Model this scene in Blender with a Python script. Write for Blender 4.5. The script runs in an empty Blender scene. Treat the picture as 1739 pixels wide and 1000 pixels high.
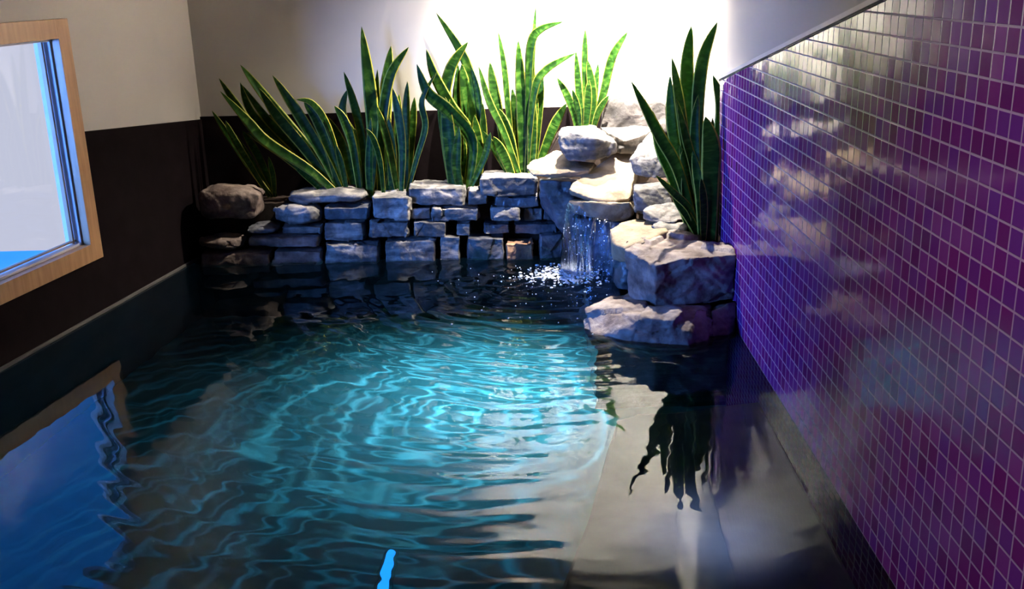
import bpy, bmesh, math, random
from mathutils import Vector, Matrix, noise
random.seed(7)
SC = bpy.context.scene
COL = SC.collection

# ---------------------------------------------------------------- camera
F = 1727.42
PITCH, ROLL, YAW = math.radians(17.321), math.radians(-1.655), math.radians(-0.884)
fw = Vector((math.sin(YAW)*math.cos(PITCH), math.cos(YAW)*math.cos(PITCH), -math.sin(PITCH)))
rt0 = Vector((math.cos(YAW), -math.sin(YAW), 0)); up0 = rt0.cross(fw)
rt = math.cos(ROLL)*rt0 + math.sin(ROLL)*up0
up = -math.sin(ROLL)*rt0 + math.cos(ROLL)*up0
CAM = Vector((0, 0, 1.6))
cd = bpy.data.cameras.new('camera'); cam = bpy.data.objects.new('camera', cd); COL.objects.link(cam)
cd.sensor_width = 36.0; cd.lens = F/1739*36.0; cd.clip_start = 0.02
cam.matrix_world = Matrix(((rt.x, up.x, -fw.x, CAM.x), (rt.y, up.y, -fw.y, CAM.y), (rt.z, up.z, -fw.z, CAM.z), (0, 0, 0, 1)))
SC.camera = cam

# ---------------------------------------------------------------- exposure, sky, lamps
SC.view_settings.view_transform = 'Standard'
SC.view_settings.look = 'None'
SC.view_settings.exposure = 0.0
SC.view_settings.gamma = 1.0
SC.view_settings.use_curve_mapping = False
cy = SC.cycles
cy.caustics_reflective = False; cy.caustics_refractive = False
cy.sample_clamp_indirect = 30.0; cy.use_light_tree = False
cy.max_bounces = 10; cy.transparent_max_bounces = 12; cy.transmission_bounces = 8; cy.glossy_bounces = 5; cy.diffuse_bounces = 4
cy.use_denoising = True
cy.use_adaptive_sampling = False

WORLD = bpy.data.worlds.new('sky'); SC.world = WORLD; WORLD.use_nodes = True
nt = WORLD.node_tree; nt.nodes.clear()
tc = nt.nodes.new('ShaderNodeTexCoord'); sp = nt.nodes.new('ShaderNodeSeparateXYZ'); rp = nt.nodes.new('ShaderNodeValToRGB')
bg = nt.nodes.new('ShaderNodeBackground'); wo = nt.nodes.new('ShaderNodeOutputWorld')
nt.links.new(tc.outputs['Generated'], sp.inputs[0]); nt.links.new(sp.outputs[2], rp.inputs[0])
nt.links.new(rp.outputs[0], bg.inputs[0]); nt.links.new(bg.outputs[0], wo.inputs[0])
rp.color_ramp.elements[0].position = 0.02; rp.color_ramp.elements[0].color = (0.31, 0.325, 0.41, 1)
rp.color_ramp.elements[1].position = 0.22; rp.color_ramp.elements[1].color = (0.020, 0.26, 1.0, 1)
bg.inputs[1].default_value = 1.9

def light(name, kind, loc, target, power, color, **kw):
    l = bpy.data.lights.new(name, kind); o = bpy.data.objects.new(name, l); COL.objects.link(o)
    o.location = loc; l.energy = power; l.color = color
    o.rotation_euler = (Vector(target)-Vector(loc)).to_track_quat('-Z', 'Y').to_euler()
    for k, v in kw.items(): setattr(l, k, v)
    return o
# warm accent spot under the ceiling above the cascade
light('accent_spot', 'SPOT', (0.46, 5.95, 2.62), (0.26, 5.98, 0.7), 1050, (1.0, 0.92, 0.80), spot_size=math.radians(106), spot_blend=1.0, shadow_soft_size=0.018)
light('wall_washer', 'SPOT', (0.52, 5.42, 2.78), (0.62, 6.3, 1.50), 2900, (1.0, 0.92, 0.82), spot_size=math.radians(79), spot_blend=1.0, shadow_soft_size=0.018)
# unseen warm fill spot, added to lift the near mosaic
light('mosaic_fill', 'SPOT', (-0.6, 1.0, 2.8), (0.97, 1.95, 0.35), 130, (1.0, 0.84, 0.78), spot_size=math.radians(60), spot_blend=1.0, shadow_soft_size=0.05)
# daylight that comes in through the window
dayl = light('window_daylight', 'AREA', (-4.65, 2.3, 1.2), (-0.4, 5.5, 0.2), 560, (0.085, 0.27, 1.0), shape='RECTANGLE', size=1.5, size_y=1.3)
# pool lamp below the water line, then two unseen fills
POOL = light('pool_lamp', 'SPOT', (-0.04, 5.0, -0.06), (-0.25, 4.85, -1.1), 74, (0.14, 0.66, 0.86), spot_size=math.radians(106), spot_blend=1.0, shadow_soft_size=0.0)
POOLW = light('pool_fill_wide', 'SPOT', (-0.7, 4.2, -0.05), (-0.8, 4.0, -1.1), 4.3, (0.07, 0.62, 1.0), spot_size=math.radians(165), spot_blend=1.0, shadow_soft_size=0.0)  # unseen fill added to spread the pool glow to the left
light('ledge_fill', 'SPOT', (0.58, 3.0, -0.03), (0.56, 3.05, -1.1), 2.2, (0.50, 0.60, 0.95), spot_size=math.radians(105), spot_blend=1.0, shadow_soft_size=0.0)  # unseen fill added to brighten the submerged ledge

# ---------------------------------------------------------------- image <-> world
def ray(x, y): return rt*((x-869.5)/F) + up*(-(y-500)/F) + fw
def PY(x, y, Y):
    d = ray(x, y); return CAM + d*(Y/d.y)
def PZ(x, y, z):
    d = ray(x, y); return CAM + d*((z-CAM.z)/d.z)
def PX(x, y, X):
    d = ray(x, y); return CAM + d*(X/d.x)
def refr(x, y, depth):
    w = PZ(x, y, 0); d = ray(x, y).normalized(); eta = 1/1.33; c = -d.z
    t = eta*d + (eta*c - math.sqrt(1-eta*eta*(1-c*c)))*Vector((0, 0, 1))
    return w + t*(depth/-t.z)

# ---------------------------------------------------------------- node helpers
def mat(name):
    m = bpy.data.materials.new(name); m.use_nodes = True
    t = m.node_tree; p = t.nodes['Principled BSDF']
    return m, t, p, t.nodes['Material Output']
def N(t, kind, **kw):
    n = t.nodes.new('ShaderNode'+kind)
    for k, v in kw.items():
        if k.startswith('i_'):
            key = k[2:]; key = int(key) if key.isdigit() else key
            n.inputs[key].default_value = v
        else: setattr(n, k, v)
    return n
def L(t, a, b): t.links.new(a, b)
def M2(t, op, a, b=None, c=None):
    n = N(t, 'Math', operation=op)
    for i, v in enumerate((a, b, c)):
        if v is None: continue
        if isinstance(v, (int, float)): n.inputs[i].default_value = v
        else: L(t, v, n.inputs[i])
    return n.outputs[0]
def ramp(t, fac, stops):
    r = N(t, 'ValToRGB'); L(t, fac, r.inputs[0]); e = r.color_ramp.elements
    while len(e) < len(stops): e.new(0.5)
    for i, (p, c) in enumerate(stops): e[i].position = p; e[i].color = (*c, 1)
    return r.outputs[0]
def mix(t, f, a, b):
    n = N(t, 'Mix', data_type='RGBA')
    for s, v in ((0, f), (6, a), (7, b)):
        if isinstance(v, (int, float)): n.inputs[s].default_value = v
        elif isinstance(v, tuple): n.inputs[s].default_value = (*v, 1)
        else: L(t, v, n.inputs[s])
    return n.outputs[2]
def bump(t, p, h, strength, dist):
    b = N(t, 'Bump'); b.inputs['Strength'].default_value = strength; b.inputs['Distance'].default_value = dist
    L(t, h, b.inputs['Height']); L(t, b.outputs[0], p.inputs['Normal']); return b

# ---------------------------------------------------------------- materials
def m_plain(name, col, rough=0.6, var=0.12, scale=6, bmp=0.1, dist=0.004, spec=0.3):
    m, t, p, o = mat(name)
    c = N(t, 'TexCoord'); n = N(t, 'TexNoise'); n.inputs['Scale'].default_value = scale; n.inputs['Detail'].default_value = 6
    L(t, c.outputs['Object'], n.inputs['Vector'])
    a = tuple(x*(1-var) for x in col); b = tuple(min(1, x*(1+var)) for x in col)
    L(t, ramp(t, n.outputs[0], [(0.3, a), (0.7, b)]), p.inputs['Base Color'])
    p.inputs['Roughness'].default_value = rough
    n2 = N(t, 'TexNoise'); n2.inputs['Scale'].default_value = scale*12; L(t, c.outputs['Object'], n2.inputs['Vector'])
    bump(t, p, n2.outputs[0], bmp, dist)
    p.inputs['Specular IOR Level'].default_value = spec
    return m
MAT_PLASTER = m_plain('plaster', (0.62, 0.58, 0.515), 0.75, 0.03, 3, 0.05)
MAT_DARK = m_plain('dark_cladding', (0.007, 0.0044, 0.005), 0.9, 0.3, 9, 0.12, 0.004, 0.05)
MAT_POOL = m_plain('pool_plaster', (0.26, 0.40, 0.43), 0.8, 0.22, 2.5, 0.1)
MAT_SHELL = m_plain('dark_pool_shell', (0.022, 0.03, 0.04), 0.85, 0.3, 3, 0.1)
MAT_LEDGE = m_plain('ledge_plaster', (0.28, 0.33, 0.42), 0.8, 0.25, 3.5, 0.1)
MAT_SOIL = m_plain('soil', (0.035, 0.022, 0.016), 0.95, 0.5, 25, 0.6, 0.01)
MAT_CAP = m_plain('cap', (0.86, 0.82, 0.78), 0.5, 0.05, 5, 0.05)
MAT_WHITE = m_plain('painted_sash', (0.62, 0.60, 0.64), 0.4, 0.03, 5, 0.03)
MAT_SNOW = m_plain('pale_ground', (0.75, 0.76, 0.80), 0.9, 0.08, 2, 0.1)
MAT_CEIL = m_plain('ceiling_paint', (0.12, 0.10, 0.08), 0.8, 0.03, 3, 0.03)
MAT_DECK = m_plain('deck_stone', (0.10, 0.09, 0.085), 0.7, 0.2, 6, 0.1)

def m_wood():
    m, t, p, o = mat('window_wood')
    c = N(t, 'TexCoord'); mp = N(t, 'Mapping'); mp.inputs['Scale'].default_value = (30, 30, 3); L(t, c.outputs['Object'], mp.inputs[0])
    n = N(t, 'TexNoise'); n.inputs['Scale'].default_value = 1.5; n.inputs['Detail'].default_value = 8; L(t, mp.outputs[0], n.inputs['Vector'])
    L(t, ramp(t, n.outputs[0], [(0.3, (0.36, 0.19, 0.085)), (0.7, (0.50, 0.29, 0.14))]), p.inputs['Base Color'])
    p.inputs['Roughness'].default_value = 0.45; bump(t, p, n.outputs[0], 0.1, 0.003)
    return m
MAT_WOOD = m_wood()

TW, TH = 0.0555, 0.0548     # one mosaic tile
def m_tile(name, spec):
    m, t, p, o = mat(name)
    g = N(t, 'NewGeometry'); s = N(t, 'SeparateXYZ'); L(t, g.outputs['Position'], s.inputs[0])
    u = M2(t, 'DIVIDE', s.outputs[1], TW); v = M2(t, 'DIVIDE', s.outputs[2], TH)
    fu, fv = M2(t, 'FRACT', u), M2(t, 'FRACT', v)
    # fract of a negative number stays positive in Cycles' FRACT (x - floor x)
    du = M2(t, 'MULTIPLY', M2(t, 'MINIMUM', fu, M2(t, 'SUBTRACT', 1.0, fu)), TW)
    dv = M2(t, 'MULTIPLY', M2(t, 'MINIMUM', fv, M2(t, 'SUBTRACT', 1.0, fv)), TH)
    d = M2(t, 'MINIMUM', du, dv)
    grout = N(t, 'MapRange', interpolation_type='SMOOTHSTEP'); L(t, d, grout.inputs[0])
    grout.inputs[1].default_value = 0.0019; grout.inputs[2].default_value = 0.0034; grout.inputs[3].default_value = 1; grout.inputs[4].default_value = 0
    cb = N(t, 'CombineXYZ'); L(t, M2(t, 'FLOOR', u), cb.inputs[0]); L(t, M2(t, 'FLOOR', v), cb.inputs[1])
    wn = N(t, 'TexWhiteNoise', noise_dimensions='3D'); L(t, cb.outputs[0], wn.inputs['Vector'])
    col = ramp(t, wn.outputs[0], [(0.0, (0.125, 0.012, 0.165)), (0.35, (0.18, 0.016, 0.215)), (0.65, (0.14, 0.024, 0.29)), (1.0, (0.22, 0.034, 0.29))])
    L(t, mix(t, grout.outputs[0], col, (0.40, 0.26, 0.52)), p.inputs['Base Color'])
    L(t, M2(t, 'MULTIPLY_ADD', grout.outputs[0], 0.5, 0.09), p.inputs['Roughness'])
    p.inputs['IOR'].default_value = 1.45; p.inputs['Specular IOR Level'].default_value = spec
    # every tile is set with a slightly different tilt; soft waviness in the glaze
    sub = N(t, 'VectorMath', operation='SUBTRACT'); L(t, wn.outputs['Color'], sub.inputs[0]); sub.inputs[1].default_value = (0.5, 0.5, 0.5)
    sc = N(t, 'VectorMath', operation='SCALE'); L(t, sub.outputs[0], sc.inputs[0]); sc.inputs['Scale'].default_value = 0.022
    bp = N(t, 'Bump'); bp.inputs['Strength'].default_value = 0.5; bp.inputs['Distance'].default_value = 0.002; bp.invert = True
    L(t, grout.outputs[0], bp.inputs['Height'])
    ad = N(t, 'VectorMath', operation='ADD'); L(t, bp.outputs[0], ad.inputs[0]); L(t, sc.outputs[0], ad.inputs[1])
    nm = N(t, 'VectorMath', operation='NORMALIZE'); L(t, ad.outputs[0], nm.inputs[0]); L(t, nm.outputs[0], p.inputs['Normal'])
    return m
MAT_TILE = m_tile('purple_mosaic', 0.13)
MAT_TILE_WET = m_tile('purple_mosaic_under_water', 0.02)   # glass in water hardly reflects

def m_stone(name, dark, mid, lite, strata=14, rough=0.75, bmp=0.32):
    m, t, p, o = mat(name)
    c = N(t, 'TexCoord'); oi = N(t, 'ObjectInfo')
    off = N(t, 'VectorMath', operation='SCALE'); cbx = N(t, 'CombineXYZ')
    for i in range(3): L(t, oi.outputs['Random'], cbx.inputs[i])
    L(t, cbx.outputs[0], off.inputs[0]); off.inputs['Scale'].default_value = 40
    ad = N(t, 'VectorMath', operation='ADD'); L(t, c.outputs['Object'], ad.inputs[0]); L(t, off.outputs[0], ad.inputs[1])
    n = N(t, 'TexNoise'); n.inputs['Scale'].default_value = 9; n.inputs['Detail'].default_value = 9; n.inputs['Roughness'].default_value = 0.65; L(t, ad.outputs[0], n.inputs['Vector'])
    mp = N(t, 'Mapping'); mp.inputs['Scale'].default_value = (2.5, 2.5, strata); L(t, ad.outputs[0], mp.inputs[0])
    n2 = N(t, 'TexNoise'); n2.inputs['Scale'].default_value = 2.2; n2.inputs['Detail'].default_value = 5; L(t, mp.outputs[0], n2.inputs['Vector'])
    f = M2(t, 'ADD', M2(t, 'MULTIPLY', n.outputs[0], 0.6), M2(t, 'MULTIPLY', n2.outputs[0], 0.4))
    L(t, ramp(t, f, [(0.36, dark), (0.48, mid), (0.64, lite)]), p.inputs['Base Color'])
    p.inputs['Roughness'].default_value = rough
    n3 = N(t, 'TexNoise'); n3.inputs['Scale'].default_value = 55; n3.inputs['Detail'].default_value = 6; L(t, ad.outputs[0], n3.inputs['Vector'])
    bump(t, p, M2(t, 'ADD', n3.outputs[0], M2(t, 'MULTIPLY', n.outputs[0], 1.6)), bmp, 0.014)
    return m
MAT_STONE = m_stone('grey_sandstone', (0.040, 0.038, 0.038), (0.115, 0.108, 0.104), (0.42, 0.38, 0.34))
MAT_TAN = m_stone('tan_flagstone', (0.13, 0.088, 0.05), (0.29, 0.22, 0.14), (0.42, 0.33, 0.225), 5)
MAT_BROWN = m_stone('brown_boulder', (0.06, 0.04, 0.033), (0.16, 0.115, 0.094), (0.32, 0.245, 0.20), 6)
MAT_RUST = m_stone('ironstone', (0.05, 0.03, 0.025), (0.16, 0.09, 0.06), (0.42, 0.22, 0.10), 10)
MAT_BIG = m_stone('brown_grey_rock', (0.075, 0.052, 0.046), (0.20, 0.155, 0.14), (0.42, 0.365, 0.335), 7)
MAT_WET_SHADED = m_stone('wet_shaded_rock', (0.03, 0.03, 0.035), (0.09, 0.09, 0.10), (0.20, 0.20, 0.22), 9, 0.3)  # wet rock; its dark tone also stands in for shade on recessed stones
MAT_GRANITE = m_stone('speckled_granite', (0.014, 0.012, 0.011), (0.04, 0.034, 0.031), (0.13, 0.11, 0.10), 2.5)

def m_leaf():
    m, t, p, o = mat('snake_plant_leaf')
    uv = N(t, 'UVMap'); s = N(t, 'SeparateXYZ'); L(t, uv.outputs[0], s.inputs[0])
    e = M2(t, 'MULTIPLY', M2(t, 'ABSOLUTE', M2(t, 'SUBTRACT', s.outputs[0], 0.5)), 2.0)
    oi = N(t, 'ObjectInfo')
    c = N(t, 'CombineXYZ'); L(t, M2(t, 'MULTIPLY', s.outputs[0], 1.2), c.inputs[0]); L(t, M2(t, 'MULTIPLY', s.outputs[1], 26), c.inputs[1]); L(t, M2(t, 'MULTIPLY', oi.outputs['Random'], 50), c.inputs[2])
    n = N(t, 'TexNoise'); n.inputs['Scale'].default_value = 1.0; n.inputs['Detail'].default_value = 4; n.inputs['Distortion'].default_value = 0.6; L(t, c.outputs[0], n.inputs['Vector'])
    body = ramp(t, n.outputs[0], [(0.40, (0.008, 0.032, 0.004)), (0.54, (0.022, 0.080, 0.008)), (0.74, (0.095, 0.185, 0.026))])
    ed = N(t, 'MapRange', interpolation_type='SMOOTHSTEP'); L(t, M2(t, 'MULTIPLY_ADD', n.outputs[0], 0.10, e), ed.inputs[0])
    ed.inputs[1].default_value = 0.82; ed.inputs[2].default_value = 0.90; ed.inputs[3].default_value = 0; ed.inputs[4].default_value = 1
    sc_ = N(t, 'SeparateXYZ'); L(t, oi.outputs['Color'], sc_.inputs[0])
    em = M2(t, 'MULTIPLY', ed.outputs[0], sc_.outputs[0])
    L(t, mix(t, em, body, (0.66, 0.62, 0.09)), p.inputs['Base Color'])
    p.inputs['Roughness'].default_value = 0.45; p.inputs['Specular IOR Level'].default_value = 0.16
    tr = N(t, 'BsdfTranslucent'); L(t, mix(t, ed.outputs[0], (0.09, 0.24, 0.03), (0.46, 0.48, 0.06)), tr.inputs[0])
    mx = N(t, 'MixShader'); mx.inputs[0].default_value = 0.27; L(t, p.outputs[0], mx.inputs[1]); L(t, tr.outputs[0], mx.inputs[2]); L(t, mx.outputs[0], o.inputs[0])
    return m
MAT_LEAF = m_leaf()

def m_water():
    m, t, p, o = mat('pool_water')
    g = N(t, 'BsdfGlass'); g.inputs['Color'].default_value = (0.90, 0.97, 1.0, 1); g.inputs['Roughness'].default_value = 0.0; g.inputs['IOR'].default_value = 1.33
    L(t, g.outputs[0], o.inputs[0]); return m
MAT_WATER = m_water()
def m_fall():
    m, t, p, o = mat('falling_water')
    c = N(t, 'TexCoord'); mp = N(t, 'Mapping'); mp.inputs['Scale'].default_value = (34, 34, 3.0); L(t, c.outputs['Object'], mp.inputs[0])
    n = N(t, 'TexNoise'); n.inputs['Scale'].default_value = 1.3; n.inputs['Detail'].default_value = 5; n.inputs['Distortion'].default_value = 0.5; L(t, mp.outputs[0], n.inputs['Vector'])
    f = N(t, 'MapRange'); L(t, n.outputs[0], f.inputs[0]); f.inputs[1].default_value = 0.54; f.inputs[2].default_value = 0.74; f.inputs[3].default_value = 0.0; f.inputs[4].default_value = 0.42
    tr = N(t, 'BsdfTransparent'); tr.inputs[0].default_value = (0.80, 0.88, 1, 1)
    gl = N(t, 'BsdfGlossy'); gl.inputs[0].default_value = (0.85, 0.92, 1, 1); gl.inputs['Roughness'].default_value = 0.12
    fr = N(t, 'Fresnel'); fr.inputs[0].default_value = 1.33
    bp = N(t, 'Bump'); bp.inputs['Strength'].default_value = 0.7; bp.inputs['Distance'].default_value = 0.02; L(t, n.outputs[0], bp.inputs['Height'])
    L(t, bp.outputs[0], gl.inputs['Normal']); L(t, bp.outputs[0], fr.inputs['Normal'])
    a = N(t, 'MixShader'); L(t, fr.outputs[0], a.inputs[0]); L(t, tr.outputs[0], a.inputs[1]); L(t, gl.outputs[0], a.inputs[2])
    p.inputs['Base Color'].default_value = (0.34, 0.48, 0.80, 1); p.inputs['Roughness'].default_value = 0.2
    b = N(t, 'MixShader'); L(t, f.outputs[0], b.inputs[0]); L(t, a.outputs[0], b.inputs[1]); L(t, p.outputs[0], b.inputs[2]); L(t, b.outputs[0], o.inputs[0])
    return m
MAT_FALL = m_fall()
def m_foam():
    m, t, p, o = mat('white_foam')
    p.inputs['Base Color'].default_value = (0.80, 0.84, 0.90, 1); p.inputs['Roughness'].default_value = 0.15
    p.inputs['Subsurface Weight'].default_value = 0.0
    return m
MAT_FOAM = m_foam()
def m_pane():
    m, t, p, o = mat('window_pane')
    tr = N(t, 'BsdfTransparent'); gl = N(t, 'BsdfGlossy'); gl.inputs['Roughness'].default_value = 0.0; lw = N(t, 'LayerWeight'); lw.inputs[0].default_value = 0.5
    a = N(t, 'MixShader'); L(t, M2(t, 'MULTIPLY_ADD', M2(t, 'POWER', lw.outputs['Facing'], 5.0), 0.9, 0.04), a.inputs[0]); L(t, tr.outputs[0], a.inputs[1]); L(t, gl.outputs[0], a.inputs[2]); L(t, a.outputs[0], o.inputs[0])
    return m
MAT_PANE = m_pane()
def m_glow(name, col, s):
    m, t, p, o = mat(name); e = N(t, 'Emission'); e.inputs[0].default_value = (*col, 1); e.inputs[1].default_value = s; L(t, e.outputs[0], o.inputs[0]); return m

# ---------------------------------------------------------------- caustic rings drawn into the pool lamps' emission
def caustic_rings(o, lo, hi, freq, centre):
    l = o.data; l.use_nodes = True; t = l.node_tree
    em = t.nodes.get('Emission')
    c = N(t, 'TexCoord'); s = N(t, 'SeparateXYZ'); L(t, c.outputs['Normal'], s.inputs[0])
    z = M2(t, 'MAXIMUM', M2(t, 'ABSOLUTE', s.outputs[2]), 0.05)
    cb = N(t, 'CombineXYZ'); L(t, M2(t, 'DIVIDE', s.outputs[0], z), cb.inputs[0]); L(t, M2(t, 'DIVIDE', s.outputs[1], z), cb.inputs[1])
    def nse(sc_, seed):
        q = N(t, 'TexNoise'); q.inputs['Scale'].default_value = sc_; q.inputs['Detail'].default_value = 2
        ofs = N(t, 'VectorMath', operation='ADD'); L(t, cb.outputs[0], ofs.inputs[0]); ofs.inputs[1].default_value = (seed, seed, 0); L(t, ofs.outputs[0], q.inputs['Vector']); return q.outputs[0]
    ce = N(t, 'VectorMath', operation='DISTANCE'); L(t, cb.outputs[0], ce.inputs[0]); ce.inputs[1].default_value = centre
    rr = M2(t, 'ADD', ce.outputs['Value'], M2(t, 'MULTIPLY', nse(2.2, 0.0), 0.42))
    tot = None
    for k_, amp_, sd in ((freq, 1.0, 3.0), (freq*1.63, 0.7, 8.0)):
        w = M2(t, 'SINE', M2(t, 'ADD', M2(t, 'MULTIPLY', rr, k_), M2(t, 'MULTIPLY', nse(5.0, sd), 7.0)))
        w = M2(t, 'POWER', M2(t, 'MULTIPLY_ADD', w, 0.5, 0.5), 12.0)
        w = M2(t, 'MULTIPLY', w, M2(t, 'MULTIPLY', nse(3.0, sd+5), amp_*2.0))
        tot = w if tot is None else M2(t, 'ADD', tot, w)
    L(t, M2(t, 'MULTIPLY_ADD', tot, hi, lo), em.inputs[1])
caustic_rings(POOL, 0.80, 1.9, 34.0, (-0.15, 0.2, 0))
caustic_rings(POOLW, 0.42, 3.4, 36.0, (-0.6, 0.7, 0))

# ---------------------------------------------------------------- mesh helpers
def link(name, me, m, parent=None, smooth=False):
    if m is not None and not me.materials: me.materials.append(m)
    if smooth: me.polygons.foreach_set('use_smooth', [True]*len(me.polygons))
    o = bpy.data.objects.new(name, me); COL.objects.link(o)
    if parent: o.parent = parent
    return o
def tag(o, label, cat, group=None, kind=None):
    o['label'] = label; o['category'] = cat
    if group: o['group'] = group
    if kind: o['kind'] = kind
    return o
def struct(o, label=None):
    o['kind'] = 'structure'
    if label: o['label'] = label
    return o
def rebase(o, loc):
    """put the origin of a mesh at loc without moving the geometry"""
    loc = Vector(loc); o.data.transform(Matrix.Translation(-loc)); o.location = loc
    return o
def box_bm(bm, lo, hi):
    vs = [bm.verts.new((x, y, z)) for z in (lo[2], hi[2]) for x, y in ((lo[0], lo[1]), (hi[0], lo[1]), (hi[0], hi[1]), (lo[0], hi[1]))]
    for f in ((3, 2, 1, 0), (4, 5, 6, 7), (0, 1, 5, 4), (1, 2, 6, 5), (2, 3, 7, 6), (3, 0, 4, 7)): bm.faces.new([vs[i] for i in f])
def prism_bm(bm, pts, off):
    """pts: planar loop of Vectors, extruded by off"""
    a = [bm.verts.new(p) for p in pts]; b = [bm.verts.new(Vector(p)+Vector(off)) for p in pts]
    bm.faces.new(a); bm.faces.new(b[::-1])
    for i in range(len(a)): j = (i+1) % len(a); bm.faces.new((a[j], a[i], b[i], b[j]))
def done(name, bm, m, parent=None, smooth=False, bevel=0):
    bmesh.ops.recalc_face_normals(bm, faces=bm.faces)
    if bevel: bmesh.ops.bevel(bm, geom=bm.edges[:], offset=bevel, segments=2, affect='EDGES', profile=0.7)
    me = bpy.data.meshes.new(name); bm.to_mesh(me); bm.free()
    return link(name, me, m, parent, smooth)
def box(name, lo, hi, m, parent=None, bevel=0):
    bm = bmesh.new(); box_bm(bm, lo, hi); return done(name, bm, m, parent, False, bevel)
def prism(name, pts, off, m, parent=None, bevel=0):
    bm = bmesh.new(); prism_bm(bm, [Vector(p) for p in pts], off); return done(name, bm, m, parent, False, bevel)

# ---------------------------------------------------------------- the setting
BY = 6.30                       # back wall
TX = 0.975                      # face of the purple mosaic
CEIL = 2.9; DEPTH = -1.1
L0 = Vector((-1.987, 6.283, 0)); DL = Vector((-0.17336, -0.98486, 0)); NL = Vector((0.98486, -0.17336, 0))   # left wall: along it, into the room
def LW(s, z, out=0.0): return L0 + DL*s + NL*out + Vector((0, 0, z))

struct(box('wall_back', (-2.6, BY, DEPTH), (1.2, BY+0.15, CEIL), MAT_PLASTER), 'cream plaster back wall behind the planter')
struct(box('wall_right', (1.0, -1.2, DEPTH), (1.15, BY, CEIL), MAT_PLASTER), 'pale plaster wall above the purple mosaic')
struct(box('ceiling', (-3.6, -1.3, CEIL), (1.2, BY+0.15, CEIL+0.1), MAT_CEIL))
struct(box('wall_front', (-3.6, -1.3, DEPTH), (1.2, -1.2, CEIL), MAT_DECK))
struct(box('floor', (-3.5, -1.2, DEPTH), (1.0, 0.7, 0.05), MAT_DECK))
struct(box('floor_pool', (-3.2, 0.7, DEPTH-0.1), (1.0, BY, DEPTH), MAT_POOL), 'pale pool floor under the water')
# left wall around the window
WS0, WS1, WZ0, WZ1 = 1.30, 3.48, 0.335, 1.42
bm = bmesh.new()
for s0, s1, z0, z1 in ((-0.05, WS0, -1.1, CEIL), (WS1, 7.7, -1.1, CEIL), (WS0, WS1, -1.1, WZ0), (WS0, WS1, WZ1, CEIL)):
    prism_bm(bm, [LW(s0, z0), LW(s1, z0), LW(s1, z1), LW(s0, z1)], -NL*0.14)
struct(done('wall_left', bm, MAT_PLASTER), 'cream plaster wall with the window in it')
# dark cladding, back and left
bz = lambda s: 0.8175+0.0859*s
bm = bmesh.new()
prism_bm(bm, [LW(0.0, 0), LW(1.27, 0), LW(1.27, bz(1.27)), LW(0.0, bz(0.0))], NL*0.012)
prism_bm(bm, [LW(1.27, 0), LW(3.51, 0), LW(3.51, 0.30), LW(1.27, 0.30)], NL*0.012)
prism_bm(bm, [LW(3.51, 0), LW(7.6, 0), LW(7.6, bz(7.6)), LW(3.51, bz(3.51))], NL*0.012)
struct(done('trim_1', bm, MAT_DARK), 'dark cladding on the lower left wall')
struct(box('trim_2', (-2.1, BY-0.012, 0), (0.99, BY, 0.832), MAT_DARK), 'dark cladding along the foot of the back wall')
struct(prism('trim_3', [LW(0.25, -0.01, 0.012), LW(7.6, -0.01, 0.012), LW(7.6, 0.012, 0.012), LW(0.25, 0.012, 0.012)], NL*0.012, MAT_DECK), 'dark water line lip on the left wall')
# pool shell below the water
struct(box('wall_pool_back', (-2.2, 5.95, DEPTH), (TX, BY, -0.05), MAT_SHELL), 'submerged wall under the stone planter')
struct(prism('wall_pool_left', [LW(-0.05, DEPTH), LW(7.5, DEPTH), LW(7.5, -0.012), LW(-0.05, -0.012)], NL*0.03, MAT_SHELL))
# tile wall with the raking top
TE = 5.11; tz = lambda Y: 1.0897+(TE-Y)*0.189
struct(prism('wall_mosaic', [(TX, -1.2, 0), (TX, TE, 0), (TX, TE, tz(TE)), (TX, -1.2, tz(-1.2))], (0.025, 0, 0), MAT_TILE), 'purple glass mosaic wall with a raking top edge')
struct(prism('wall_mosaic_submerged', [(TX, -1.2, DEPTH), (TX, TE, DEPTH), (TX, TE, 0), (TX, -1.2, 0)], (0.025, 0, 0), MAT_TILE_WET), 'dark submerged foot of the mosaic wall')
struct(prism('trim_4', [(TX-0.004, -1.2, tz(-1.2)), (TX-0.004, TE+0.004, tz(TE)), (TX-0.004, TE+0.004, tz(TE)+0.016), (TX-0.004, -1.2, tz(-1.2)+0.016)], (0.031, 0, 0), MAT_CAP), 'pale cap strip along the raking mosaic edge')
struct(prism('trim_5', [(TX-0.003, -1.2, tz(-1.2)-0.009), (TX-0.003, TE+0.004, tz(TE)-0.009), (TX-0.003, TE+0.004, tz(TE)), (TX-0.003, -1.2, tz(-1.2))], (0.02, 0, 0), MAT_SHELL), 'dark line under the pale cap strip')
# submerged ledge by the mosaic
LZ = -0.37
edge = [refr(x, y, -LZ) for x, y in ((952, 1000), (1000, 880), (1030, 770), (1048, 715), (1085, 702), (1150, 700), (1215, 690), (1290, 682))]
lp = [Vector((TX, 0.7, LZ)), Vector((edge[0].x-0.22, 0.7, LZ))]+[Vector((min(e.x, TX), e.y, LZ)) for e in edge]
lp[-1].x = TX
struct(prism('floor_ledge', lp, (0, 0, DEPTH-LZ), MAT_LEDGE, bevel=0.012), 'grey submerged ledge along the mosaic wall')

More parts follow.
